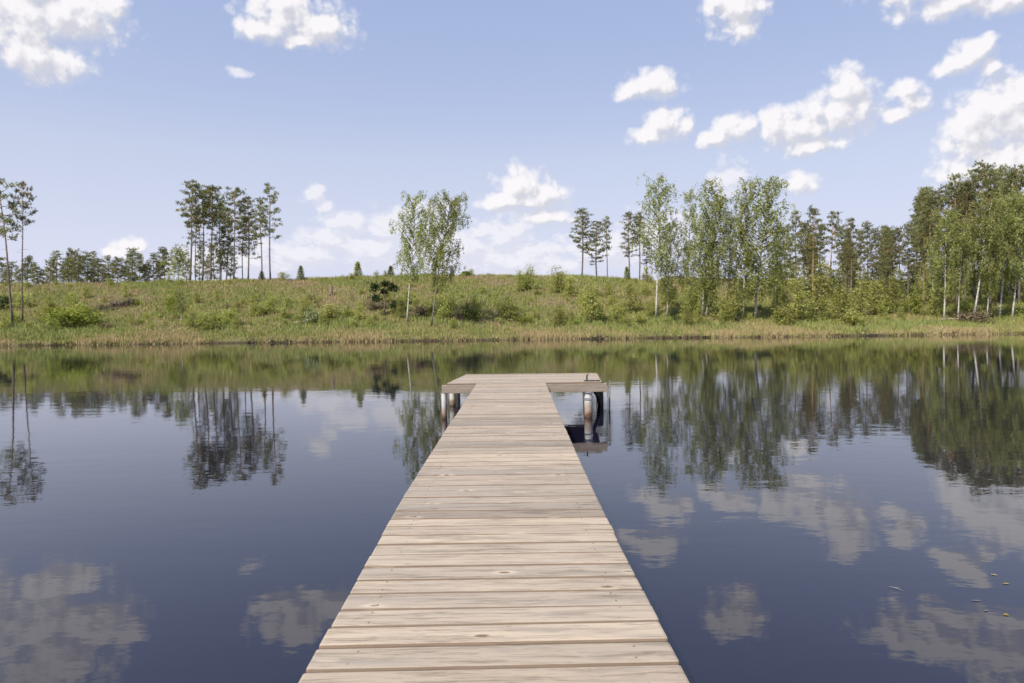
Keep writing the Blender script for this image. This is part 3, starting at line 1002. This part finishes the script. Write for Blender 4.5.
explicit = [
    ("leafy_shrub", S_mid, 474, 321, 297, 20, "dark green leafy bush on the shore slope right of the twin birches"),
    ("leafy_shrub", S_brown, 458, 320, 310, 12, "dark leafless bramble heap beside the dark green leafy bush"),
    ("leafy_shrub", S_pale, 312, 322, 307, 30, "whitish flowering bush low on the middle of the slope"),
    ("leafy_shrub", S_green[0], 330, 322, 303, 30, "green bush right of the whitish flowering bush"),
    ("leafy_shrub", S_green[1], 231, 325, 306, 24, "round mid green bush on the slope right of the slender young birch"),
    ("leafy_shrub", S_yel[0], 62, 327, 306, 54, "wide bright yellow green bush right of the shoreline pine pair"),
    ("leafy_shrub", S_yel[1], 86, 326, 304, 40, "bright yellow green bush, right of the wide one near the pine pair"),
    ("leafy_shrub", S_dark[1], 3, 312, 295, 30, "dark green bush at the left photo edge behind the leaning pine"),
    ("leafy_shrub", S_yel[2], 174, 312, 292, 18, "yellow green bush beside the stem of the slender young birch"),
    ("conifer_sapling", S_con[0], 301, 281, 266, 10, "small dark spruce on the crest right of the pine stand"),
    ("conifer_sapling", S_congreen, 358, 281, 262, 10, "narrow light green sapling standing up from the crest left of the lone dark pine"),
    ("conifer_sapling", S_con[1], 391, 281, 266, 9, "small grey green spruce on the crest just left of the twin birches"),
    ("leafy_shrub", S_green[2], 283, 284, 272, 14, "small bush on the crest beside the rightmost pine of the stand"),
    ("conifer_sapling", S_con[0], 262, 285, 271, 8, "tiny dark spruce at the foot of the pine stand's right end"),
    ("conifer_sapling", S_congreen, 466, 287, 271, 16, "pointed light green sapling on the crest right of the twin birches"),
    ("leafy_shrub", S_sap[0], 530, 290, 264, 18, "taller green sapling standing above the crest line mid way along the hill"),
    ("leafy_shrub", S_sap[1], 520, 292, 270, 16, "green sapling touching the left side of the taller crest sapling"),
    ("leafy_shrub", S_sap[2], 557, 292, 267, 24, "broad green sapling rising above the crest left of the crest pines"),
    ("leafy_shrub", S_green[3], 572, 296, 274, 20, "green bush on the crest in front of the leftmost crest pine"),
    ("leafy_shrub", S_sap[0], 592, 322, 282, 30, "tall full green sapling on the slope below the crest pines"),
    ("leafy_shrub", S_sap[2], 583, 318, 290, 24, "green sapling left of and touching the tall full one below the crest pines"),
    ("leafy_shrub", S_brown, 647, 284, 271, 12, "rust brown dead bush on the crest behind the first grove birch"),
    ("leafy_shrub", S_congreen, 627, 284, 267, 8, "narrow grey green sapling on the crest under the layered pine"),
    ("leafy_shrub", S_sap[1], 631, 312, 282, 24, "pale green sapling on the slope left of the first grove birch"),
    ("leafy_shrub", S_green[4], 618, 322, 300, 24, "green bush low on the slope left of the first grove birch"),
    ("leafy_shrub", S_yel[2], 912, 314, 292, 24, "rounded yellow green bush below the dip in the right forest"),
    ("leafy_shrub", S_dark[1], 675, 322, 308, 18, "dark green bush between the white trunks of the birch grove"),
    ("leafy_shrub", S_sap[0], 690, 318, 284, 26, "green sapling behind the thin birch of the grove"),
    ("leafy_shrub", S_sap[1], 734, 318, 280, 26, "light green sapling in the middle gap of the birch grove"),
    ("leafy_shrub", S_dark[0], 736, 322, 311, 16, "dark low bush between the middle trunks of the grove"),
    ("leafy_shrub", S_sap[2], 820, 320, 263, 32, "tallest green sapling in the thicket right of the birch grove"),
    ("leafy_shrub", S_sap[1], 801, 322, 277, 34, "broad green sapling at the left end of the thicket before the forest"),
    ("leafy_shrub", S_sap[0], 840, 321, 282, 30, "green sapling right of the tallest one in the thicket"),
    ("leafy_shrub", S_green[0], 783, 324, 306, 30, "dark toned bush at the right foot of the birch grove"),
    ("leafy_shrub", S_sap[2], 862, 318, 281, 24, "slim green sapling mid way along the thicket before the forest"),
    ("leafy_shrub", S_sap[0], 877, 316, 278, 32, "full green sapling mid way between the grove and the right birches"),
    ("leafy_shrub", S_sap[1], 893, 314, 276, 24, "green sapling left of the rounded yellow green bush"),
    ("leafy_shrub", S_green[2], 934, 316, 296, 24, "green bush at the foot of the orange trunked pine"),
    ("leafy_shrub", S_green[1], 851, 325, 310, 34, "low bush in front of the thicket before the forest"),
    ("leafy_shrub", S_green[4], 966, 318, 298, 24, "leafy bush between the white trunks before the high forest"),
    ("leafy_shrub", S_yel[1], 988, 318, 300, 22, "yellow green bush right of the bright leaning birch trunk"),
    ("leafy_shrub", S_green[3], 1017, 319, 300, 26, "leafy bush cut by the right edge of the photo"),
    ("leafy_shrub", S_green[0], 449, 318, 293, 26, "pale green bush just right of the leaning twin birch"),
    ("leafy_shrub", S_green[4], 509, 320, 297, 24, "green bush mid slope between the dark leafy bush and the tall sapling"),
]
for name, pr, u, vf, vt, wpx, lab in explicit:
    o = place_shrub("leafy_sapling" if name == "leafy_shrub" and "sapling" in lab else name, pr, u, vf, vt, wpx, lab, "sapling" if "sapling" in lab else "shrub", D=(91 if vf < 288 else None))

zones = [  # u0, u1, count, label stem, upper v, lower v
    (-20, 170, 40, "on the slope right of the shoreline pine pair", 296, 331),
    (170, 385, 62, "on the slope below the pine stand and the bare crest", 290, 331),
    (385, 565, 48, "on the slope around the twin birches", 286, 329),
    (565, 700, 36, "on the slope below the crest pines", 286, 327),
    (700, 860, 36, "around the feet of the birch grove and the thicket", 292, 325),
    (860, 1045, 34, "at the foot of the right forest", 298, 323)]
rs = random.Random(21)
for z, (u0, u1, cnt, where, va, vb) in enumerate(zones):
    for i in range(cnt):
        u = rs.uniform(u0, u1)
        vf = va + (vb - va) * rs.random() ** .8
        t = rs.random()
        near = (vf - va) / (vb - va)
        h = (5 + 12 * rs.random() ** 1.6) * (0.8 + .5 * near)
        if t < .42:
            pr, lab, wpx = S_green[i % 5], "low green bush ", h * rs.uniform(.85, 1.35)
        elif t < .76:
            pr, lab, wpx = S_sap[i % 3], "small pointed green sapling ", h * rs.uniform(.55, .9)
            h *= 1.25
        elif t < .93:
            pr, lab, wpx = S_yel[i % 3], "low yellow green bush ", h * rs.uniform(.7, 1.1)
            h *= .555
        else:
            pr, lab, wpx = S_brown, "low brown twiggy bush ", h * rs.uniform(1.1, 1.8)
            h *= .7
        place_shrub("leafy_sapling" if "sapling" in lab else "leafy_shrub", pr, u, vf, vf - h, wpx, lab + where, "sapling" if "sapling" in lab else "shrub", group=lab.strip() + "s " + where)
# a fringe of little bushes along the crest line
for i in range(30):
    u = rs.uniform(-10, 790)
    g = at_depth(u, 280, 90.5)
    vt = 281 - .0 * u
    me, H, W = rs.choice(S_green + S_sap)
    o = obj("leafy_shrub", me)
    D = rs.uniform(86, 93)
    x = g.x * D / 90.5
    o.location = (x, D, tz(x, D) - .05)
    h = rs.uniform(.5, 1.1)
    o.scale = (h * rs.uniform(.5, .9), h * rs.uniform(.5, .9), h / H)
    o.rotation_euler = (0, 0, rs.uniform(0, 6.28))
    tag(o, "tiny bush dotting the crest line of the hill", "shrub", "tiny bushes along the crest line")

# stump and logs
def stump():
    s = Soup()
    s.tube([(0, 0, -.1), (.02, 0, .5), (.05, .02, 1.0), (.06, .0, 1.15)], [.22, .17, .15, .05], 9)
    for a in range(5):
        t = a * 1.3
        s.tube([(math.cos(t) * .1, math.sin(t) * .1, .25), (math.cos(t) * .3, math.sin(t) * .3, .02), (math.cos(t) * .45, math.sin(t) * .45, -.08)], [.08, .06, .02], 5)
    return s.build("stump", [MAT['dead_wood']], True)


def log(seed, L, mat='dead_wood', r=1.0):
    rng = random.Random(seed)
    s = Soup()
    s.tube([(-L / 2, 0, .12), (-L / 4, .05, .17), (L / 4, -.03, .15), (L / 2, .04, .2)], [.14 * r, .15 * r, .13 * r, .10 * r], 8)
    for i in range(5):
        x = rng.uniform(-L * .4, L * .4)
        s.tube([(x, 0, .15), (x + rng.uniform(-.2, .2), rng.uniform(-.4, .4), .5), (x + rng.uniform(-.4, .4), rng.uniform(-.6, .6), .7)], [.04, .025, .008], 5)
    return s.build("log", [MAT[mat]], True)


g = ground_hit(331, 296)
o = tag(obj("tree_stump", stump()), "brown broken stump standing on the slope below the crest", "stump")
o.location = g; o.scale = (1, 1, 1.1)
for (u, v, L, rz, lab) in ((606, 294, 2.2, .2, "brown fallen log on the slope below the crest pines"), (955, 321, 2.6, -.1, "dark fallen log lying at the foot of the right birches"),
                           (118, 306, 1.6, .5, "weathered fallen branch on the left slope")):
    g = ground_hit(u, v)
    o = tag(obj("fallen_log", log(int(u), L)), lab, "log")
    o.location = g; o.rotation_euler = (0, 0, rz)

for (u, L, rz, lab) in ((284, 1.9, .35, "dark branch washed up at the waterline below the pine stand"), (251, 1.3, -.5, "short dark driftwood branch at the waterline, left of the longer branch"),
                        (598, 1.5, .2, "dark branch at the waterline below the crest pines"), (872, 2.2, -.2, "long dark branch lying at the waterline below the right forest")):
    p = at_depth(u, 343, 58.0)
    x = p.x
    o = tag(obj("driftwood_branch", log(int(u), L, "wet_wood", .45)), lab, "branch")
    o.location = (x, float(shore_y(x)) - .12, -.02); o.rotation_euler = (0, 0, rz); o.scale = (1, .8, .8)

# ------------------------------------------------------------------ pier
DECK = CAM_Z - 1.15          # top of the boards above the water


def wood_material(name, stops, knots=True, grain=(1.6, 22, 22), var=0.3, fresh=.8):
    m, nt, out = new_mat(name)
    k = NT(nt)
    tc = k.n("ShaderNodeTexCoord")
    geo = k.n("ShaderNodeNewGeometry")
    ri = geo.outputs["Random Per Island"]
    off = k.n("ShaderNodeCombineXYZ")
    k.link(k.math('MULTIPLY', ri, 37.0), off.inputs[0])
    k.link(k.math('MULTIPLY', ri, 91.0), off.inputs[1])
    p = k.vmath('ADD', tc.outputs["Object"], off.outputs[0])
    warp = k.noise(p, 2.5, 2, .5, True)
    pw = k.vmath('ADD', p, k.vmath('MULTIPLY_ADD', warp, (0.0, .05, .05), (0, -.025, -.025)))
    g1 = k.noise(k.vmath('MULTIPLY', pw, grain), 1.6, 6, .62)
    g2 = k.noise(k.vmath('MULTIPLY', pw, (grain[0] * .6, grain[1] * 3.2, grain[2] * 3.2)), 1.5, 3, .6)
    g3 = k.noise(k.vmath('MULTIPLY', p, (2.2, 14.0, 14.0)), 1.3, 4, .6)
    g4 = k.noise(k.vmath('MULTIPLY', pw, (grain[0] * 2.5, grain[1] * 7, grain[2] * 7)), 1.6, 3, .7)
    fac = k.math('MULTIPLY_ADD', g1, .45, k.math('MULTIPLY_ADD', g2, .28, k.math('MULTIPLY_ADD', g3, .10, k.math('MULTIPLY', g4, .33))))
    col = k.ramp(fac, stops)
    # board to board tone
    tone = k.ramp(k.math('FRACT', k.math('MULTIPLY', ri, 7.31)), [(0, (1 - var, 1 - var * 1.05, 1 - var * 1.1)), (.25, (.86, .88, .90)), (.5, (1.0, .965, .92)), (.75, (.95, .95, .94)), (1, (1.2, 1.16, 1.10))])
    col = k.mix(1.0, col, tone, 'MULTIPLY')
    # silvery weathering and dark stains
    wz = k.noise(k.vmath('MULTIPLY', p, (2.6, 16.0, 16.0)), 1.0, 4, .6)
    col = k.mix(k.math('MULTIPLY', k.maprange(wz, .50, .70), .45), col, (0.205, 0.182, 0.160))
    st = k.noise(k.vmath('MULTIPLY', p, (4.5, 22.0, 14.0)), 1.0, 3, .55)
    col = k.mix(k.math('MULTIPLY', k.maprange(st, .66, .76), .55), col, (0.10, 0.08, 0.065))
    ns = k.n("ShaderNodeSeparateXYZ")
    k.link(geo.outputs["Normal"], ns.inputs[0])
    side = k.maprange(k.math('ABSOLUTE', ns.outputs[1]), .22, .8)
    col = k.mix(k.math('MULTIPLY', side, fresh), col, (0.185, 0.128, 0.088))
    if knots:
        vo = k.n("ShaderNodeTexVoronoi")
        k.link(k.vmath('MULTIPLY', p, (3.1, 7.2, 0.0)), vo.inputs["Vector"])
        vo.inputs["Scale"].default_value = 1.0
        dk = vo.outputs["Distance"]
        halo = k.maprange(dk, .06, .26, 1, 0, True)
        core = k.maprange(dk, .05, .11, 1, 0, True)
        pick = k.math('GREATER_THAN', k.n("ShaderNodeSeparateColor").outputs[0], .32)
        sc = nt.nodes[-1]
        sc = [n for n in nt.nodes if n.bl_idname == "ShaderNodeSeparateColor"][-1]
        k.link(vo.outputs["Color"], sc.inputs[0])
        col = k.mix(k.math('MULTIPLY', k.math('MULTIPLY', k.math('MULTIPLY', halo, k.maprange(g2, .4, .6)), pick), .85), col, (0.47, 0.40, 0.31))
        col = k.mix(k.math('MULTIPLY', k.math('MULTIPLY', core, pick), .9), col, (0.13, 0.08, 0.05))
    b = k.n("ShaderNodeBsdfPrincipled")
    k.link(col, b.inputs["Base Color"])
    b.inputs["Roughness"].default_value = .8
    b.inputs["Specular IOR Level"].default_value = .25
    bp = k.n("ShaderNodeBump")
    bp.inputs["Strength"].default_value = .5
    bp.inputs["Distance"].default_value = .006
    k.link(fac, bp.inputs["Height"])
    k.link(bp.outputs[0], b.inputs["Normal"])
    k.link(b.outputs[0], out.inputs[0])
    return m


MAT['dark_pile'] = bark_material("tarred_pile", (0.012, 0.011, 0.011), (0.05, 0.045, 0.04))
MAT['deck'] = wood_material("weathered_boards", [(0.40, (0.075, 0.057, 0.043)), (.50, (0.205, 0.170, 0.134)), (.60, (0.325, 0.277, 0.224))])
MAT['beam'] = wood_material("brown_beam", [(0.36, (0.11, 0.088, 0.070)), (.50, (0.225, 0.188, 0.155)), (.62, (0.33, 0.285, 0.24))], knots=False, var=.15, fresh=.15)


def box(bm, c, size, rz=0, rx=0, ry=0, bev=0.0):
    t = bmesh.new()
    bmesh.ops.create_cube(t, size=1.0)
    bmesh.ops.scale(t, vec=size, verts=t.verts)
    if bev > 0:
        bmesh.ops.bevel(t, geom=list(t.edges), offset=bev, segments=2, profile=.6, affect='EDGES')
    bmesh.ops.transform(t, matrix=Matrix.Translation(c) @ Euler((rx, ry, rz)).to_matrix().to_4x4(), verts=t.verts)
    me = bpy.data.meshes.new("tmp")
    t.to_mesh(me); t.free()
    bm.from_mesh(me)
    bpy.data.meshes.remove(me)


def bm_obj(name, bm, mat, parent, smooth=False):
    me = bpy.data.meshes.new(name)
    bm.to_mesh(me); bm.free()
    me.materials.append(mat)
    if smooth:
        me.polygons.foreach_set("use_smooth", np.ones(len(me.polygons), bool))
    return obj(name, me, parent)


PIER_X0, PIER_X1 = -0.055, -0.02       # centre line near and far
W = 1.245
PY0, PYF, PYB = -6.5, 12.28, 14.35     # bank end, platform front, platform back


def pier_x(y):
    return float(np.interp(y, [-6.5, 2.1, 4.4, 7.5, 12.3], [-.03, -.072, -.094, -.072, -.02]))


pier = bpy.data.objects.new("wooden_pier", None)
COL.objects.link(pier)
pier.location = (0, PY0, 0)
tag(pier, "weathered wooden plank pier with a wider platform at its end", "pier")


def P(name, bm, mat, smooth=False):
    bmesh.ops.translate(bm, vec=(0, -PY0, 0), verts=bm.verts)
    return bm_obj(name, bm, mat, pier, smooth)


rp = random.Random(3)
bm = bmesh.new()
y = PY0
SEAM = 7.75
while y < PYF - .02:
    pitch = 0.1555 + rp.uniform(-.006, .006)
    wdt = W + rp.uniform(-.0015, .0015) + (.012 if 3.6 < y < SEAM else 0)
    sl = 0.010 * math.sin(y * 1.1) + rp.uniform(-.0045, .0045) + (.012 if y < 6 else 0)
    if abs(y + pitch / 2 - SEAM) < .09:
        y += .01
    box(bm, (pier_x(y) + rp.uniform(-.002, .002), y + pitch / 2, DECK - .016 + rp.uniform(-.002, .002)), (wdt, pitch - rp.uniform(.011, .017), .034),
        rz=sl, rx=rp.uniform(-.012, .012), ry=rp.uniform(-.002, .002), bev=.011)
    for sx in (-.48, .48):
        for dy in (-.042, .04):
            if rp.random() < .3: continue
            nx_ = pier_x(y) + sx + rp.uniform(-.012, .012)
            geo_n = bmesh.ops.create_cone(bm, cap_ends=True, segments=8, radius1=.0038, radius2=.0034, depth=.006, matrix=Matrix.Translation((nx_, y + pitch / 2 + dy + sl * sx + rp.uniform(-.006, .006), DECK + .0005)))
            for vtx in geo_n['verts']:
                for fc in vtx.link_faces:
                    fc.material_index = 1
    y += pitch
deck_o = P("walkway_deck", bm, MAT['deck'])
deck_o.data.materials.append(MAT['dead_wood'])
bm = bmesh.new()
y = PYF
while y < PYB - .05:
    pitch = .145
    q = (y - PYF) / (PYB - PYF)
    xl, xr = -1.18 + .22 * q, 1.62 + .16 * q
    box(bm, ((xl + xr) / 2 + rp.uniform(-.006, .006), y + pitch / 2, DECK - .014 + rp.uniform(-.0015, .0015)), (xr - xl + rp.uniform(-.01, .01), pitch - .009, .028), rz=rp.uniform(-.002, .002), rx=rp.uniform(-.006, .006), bev=.005)
    y += pitch
P("platform_deck", bm, MAT['deck'])
# joists of the walkway
for sx in (-.48, 0, .48):
    bm = bmesh.new()
    box(bm, ((PIER_X0 + PIER_X1) / 2 - .01 + sx, (PY0 + PYF) / 2, DECK - .032 - .075 - .004), (.055, PYF - PY0 - .12, .15), bev=.006)
    P("joist", bm, MAT['beam'])
# platform frame
BH = .150
for (c, s, nm) in (((.215, PYF + .022, DECK - .030 - BH / 2), (2.98, .055, BH), "front_beam"),
                   ((.40, PYB - .05, DECK - .030 - BH / 2), (2.70, .055, BH), "rear_beam"),
                   ((-.92, (PYF + PYB) / 2, DECK - .032 - BH / 2), (.055, PYB - PYF - .2, BH - .01), "side_beam"),
                   ((1.52, (PYF + PYB) / 2, DECK - .032 - BH / 2), (.055, PYB - PYF - .2, BH - .01), "side_beam"),
                   ((.30, (PYF + PYB) / 2, DECK - .032 - BH / 2), (.055, PYB - PYF - .2, BH - .01), "side_beam")):
    bm = bmesh.new()
    box(bm, c, s, bev=.008)
    P(nm, bm, MAT['beam'])


def pile_material(name, paint, rust_z0, rust_z1, rust=(0.24, 0.10, 0.035)):
    m, nt, out = new_mat(name)
    k = NT(nt)
    geo = k.n("ShaderNodeNewGeometry")
    sp = k.n("ShaderNodeSeparateXYZ")
    k.link(geo.outputs["Position"], sp.inputs[0])
    n = k.noise(geo.outputs["Position"], 11, 5, .65)
    z = k.math('MULTIPLY_ADD', n, .28, k.math('SUBTRACT', sp.outputs[2], .14))
    col = k.mix(k.maprange(z, rust_z0, rust_z1), rust, paint)
    col = k.mix(k.maprange(z, -.02, .07), (0.04, 0.028, 0.02), col)
    col = k.mix(k.math('MULTIPLY', k.maprange(k.noise(geo.outputs["Position"], 24, 4, .6), .58, .68), .45), col, (0.25, 0.2, 0.15))
    b = k.n("ShaderNodeBsdfPrincipled")
    k.link(col, b.inputs["Base Color"])
    b.inputs["Roughness"].default_value = .55
    k.link(b.outputs[0], out.inputs[0])
    return m


MAT['pile_white'] = pile_material("painted_pile_rusting", (0.56, 0.54, 0.51), .05, .34, (0.20, 0.105, 0.055))
MAT['pile_grey'] = pile_material("lichen_pile", (0.50, 0.48, 0.38), .05, .15, (0.18, 0.10, 0.05))
m, nt, out = new_mat("zinc_band")
b = nt.nodes.new("ShaderNodeBsdfPrincipled")
b.inputs["Base Color"].default_value = (.6, .6, .62, 1); b.inputs["Metallic"].default_value = .8; b.inputs["Roughness"].default_value = .4
nt.links.new(b.outputs[0], out.inputs[0])
MAT['zinc'] = m


def cyl(bm, x, y, z0, z1, r, seg=20, r1=None):
    mt = Matrix.Translation((x, y, (z0 + z1) / 2))
    bmesh.ops.create_cone(bm, cap_ends=True, segments=seg, radius1=r, radius2=r if r1 is None else r1, depth=z1 - z0, matrix=mt)


PT = DECK - .030 - BH
for (x, y, r, mt, band) in ((1.375, PYF + .072, .075, 'pile_white', True), (-1.24, PYF + .046, .048, 'pile_white', False), (-1.25, PYB - .18, .062, 'pile_grey', False),
                            (1.83, PYB - .18, .06, 'dark_pile', False), (-.45, PYF - .5, .06, 'dark_pile', False), (.40, PYF - .5, .06, 'dark_pile', False),
                            (-.45, 8.2, .06, 'dark_pile', False), (.38, 8.2, .06, 'dark_pile', False), (-.48, 4.4, .06, 'dark_pile', False), (.36, 4.4, .06, 'dark_pile', False),
                            (-.5, .6, .06, 'dark_pile', False), (.34, .6, .06, 'dark_pile', False), (-1.13, PYB - .30, .05, 'dark_pile', False), (.1, PYB - .2, .06, 'dark_pile', False)):
    top = PT - .002 if y > PYF else DECK - .195
    bm = bmesh.new()
    cyl(bm, x, y, -2.0, top - (.02 if band else 0), r)
    if band:
        cyl(bm, x, y, top - .02, top + .0, r * .95)
    po = P("pile", bm, MAT[mt], False)
    if band:
        bm = bmesh.new()
        cyl(bm, x, y, top - .145, top - .105, r + .008, 24)
        cyl(bm, x, y, top - .015, top + .001, r + .02, 24)
        bo = bm_obj("pile_band", bm, MAT['zinc'], po)
        bo.location = (0, -PY0, 0)
# black brace and thin mooring pole at the right corner
bm = bmesh.new()
s = Soup()
s.tube([(1.50, PYF + .95, PT + .04), (1.70, PYF + 1.3, .25), (1.83, PYB - .18, -.1)], [.04, .045, .04], 10)
me = s.build("brace", [MAT['dark_pile']], True)
o = obj("brace", me, pier); o.location = (0, -PY0, 0)
mp = obj("mooring_pole", None) if False else None
s = Soup()
s.tube([(0, 0, -1.5), (.0, 0, 0), (.015, 0, .62)], [.014, .014, .012], 10)
s.tube([(.015, 0, .61), (.015, 0, .63)], [.018, .016], 10)
o = obj("mooring_pole", s.build("mooring_pole", [MAT['grey_bark']], True))
o.location = (1.86, PYF + .8, 0)
tag(o, "thin grey metal pole standing in the water at the platform's right corner", "pole")

s = Soup()
s.tube([(1.37, PYF + .25, DECK - .004), (1.37, PYF + .25, DECK + .10), (1.40, PYF + .25, DECK + .125)], [.014, .013, .012], 8)
s.tube([(1.30, PYF + .13, DECK + .010), (1.60, PYF + .13, DECK + .010)], [.013, .013], 8)
s.tube([(1.37, PYF + .12, DECK + .012), (1.37, PYF + .26, DECK + .012)], [.012, .012], 8)
o = obj("cleat", s.build("cleat", [MAT['dark_pile']], True), pier); o.location = (0, -PY0, 0)

# ------------------------------------------------------------------ drifting leaves on the water
def leaf_mesh(L, Wd, mat, curl=.08):
    bm = bmesh.new()
    n = 7
    rows = []
    for i in range(n):
        t = i / (n - 1)
        wv = Wd * math.sin(PI * min(1, t * .92 + .04)) ** .8 * .5
        z = .004 + curl * L * (t - .5) ** 2
        rows.append((bm.verts.new((t * L - L / 2, -wv, z + wv * .06)), bm.verts.new((t * L - L / 2, 0, z)), bm.verts.new((t * L - L / 2, wv, z + wv * .06))))
    for a, b_ in zip(rows, rows[1:]):
        bm.faces.new((a[0], a[1], b_[1], b_[0]))
        bm.faces.new((a[1], a[2], b_[2], b_[1]))
    bmesh.ops.solidify(bm, geom=list(bm.faces), thickness=.0012)
    me = bpy.data.meshes.new("floating_leaf")
    bm.to_mesh(me); bm.free()
    me.materials.append(mat)
    return me


def plain(name, c, rough=.6):
    m, nt, out = new_mat(name)
    k = NT(nt)
    tc = k.n("ShaderNodeTexCoord")
    n = k.noise(tc.outputs["Object"], 30, 3, .6)
    b = k.n("ShaderNodeBsdfPrincipled")
    k.link(k.mix(n, tuple(q * .7 for q in c), tuple(min(1, q * 1.25) for q in c)), b.inputs["Base Color"])
    b.inputs["Roughness"].default_value = rough
    k.link(b.outputs[0], out.inputs[0])
    return m


def on_water(u, v):
    d = ray(u, v)
    t = -CAM_Z / d.z
    return Vector((d.x * t, d.y * t, 0))


ML = plain("leaf_yellow", (0.45, 0.34, 0.09)); MW = plain("leaf_cream", (0.50, 0.42, 0.30)); MG = plain("leaf_grey", (0.25, 0.25, 0.24))
for (u, v, L, Wd, mt, rz, lab) in ((994, 575, .045, .028, MW, .8 + 1.6, "cream leaf floating on the water, topmost of the drifting leaves"),
                                   (1006, 584, .06, .022, ML, .1, "long yellow leaf floating just below the cream leaf"),
                                   (976, 601, .075, .018, MG, -.15, "grey sliver of leaf floating left of the long yellow leaf"),
                                   (986, 611, .04, .018, MG, .5, "small grey leaf floating between the sliver and the short yellow leaf"),
                                   (1006, 615, .04, .032, ML, .6, "short broad yellow leaf floating lowest of the drifting leaves")):
    o = obj("floating_leaf", leaf_mesh(L, Wd, mt))
    o.location = on_water(u, v); o.rotation_euler = (0, 0, rz); o.scale = (.8, .8, .8)
    tag(o, lab, "leaf", "leaves drifting at the right")
s = Soup()
s.tube([(-.06, 0, .004), (-.01, .006, .008), (.06, 0, .003)], [.002, .0025, .001], 6)
s.tube([(-.01, .006, .008), (.02, .03, .012)], [.002, .001], 5)
o = obj("floating_twig", s.build("floating_twig", [MG], True))
o.location = on_water(896, 589); o.rotation_euler = (0, 0, -.9); o.scale = (.75, .75, .75)
tag(o, "thin grey twig floating on dark water left of the drifting leaves", "twig")

for o in scene.objects:
    if o.parent is None and len(str(o.get("label", "")).split()) > 16:
        print("LONG", o["label"])
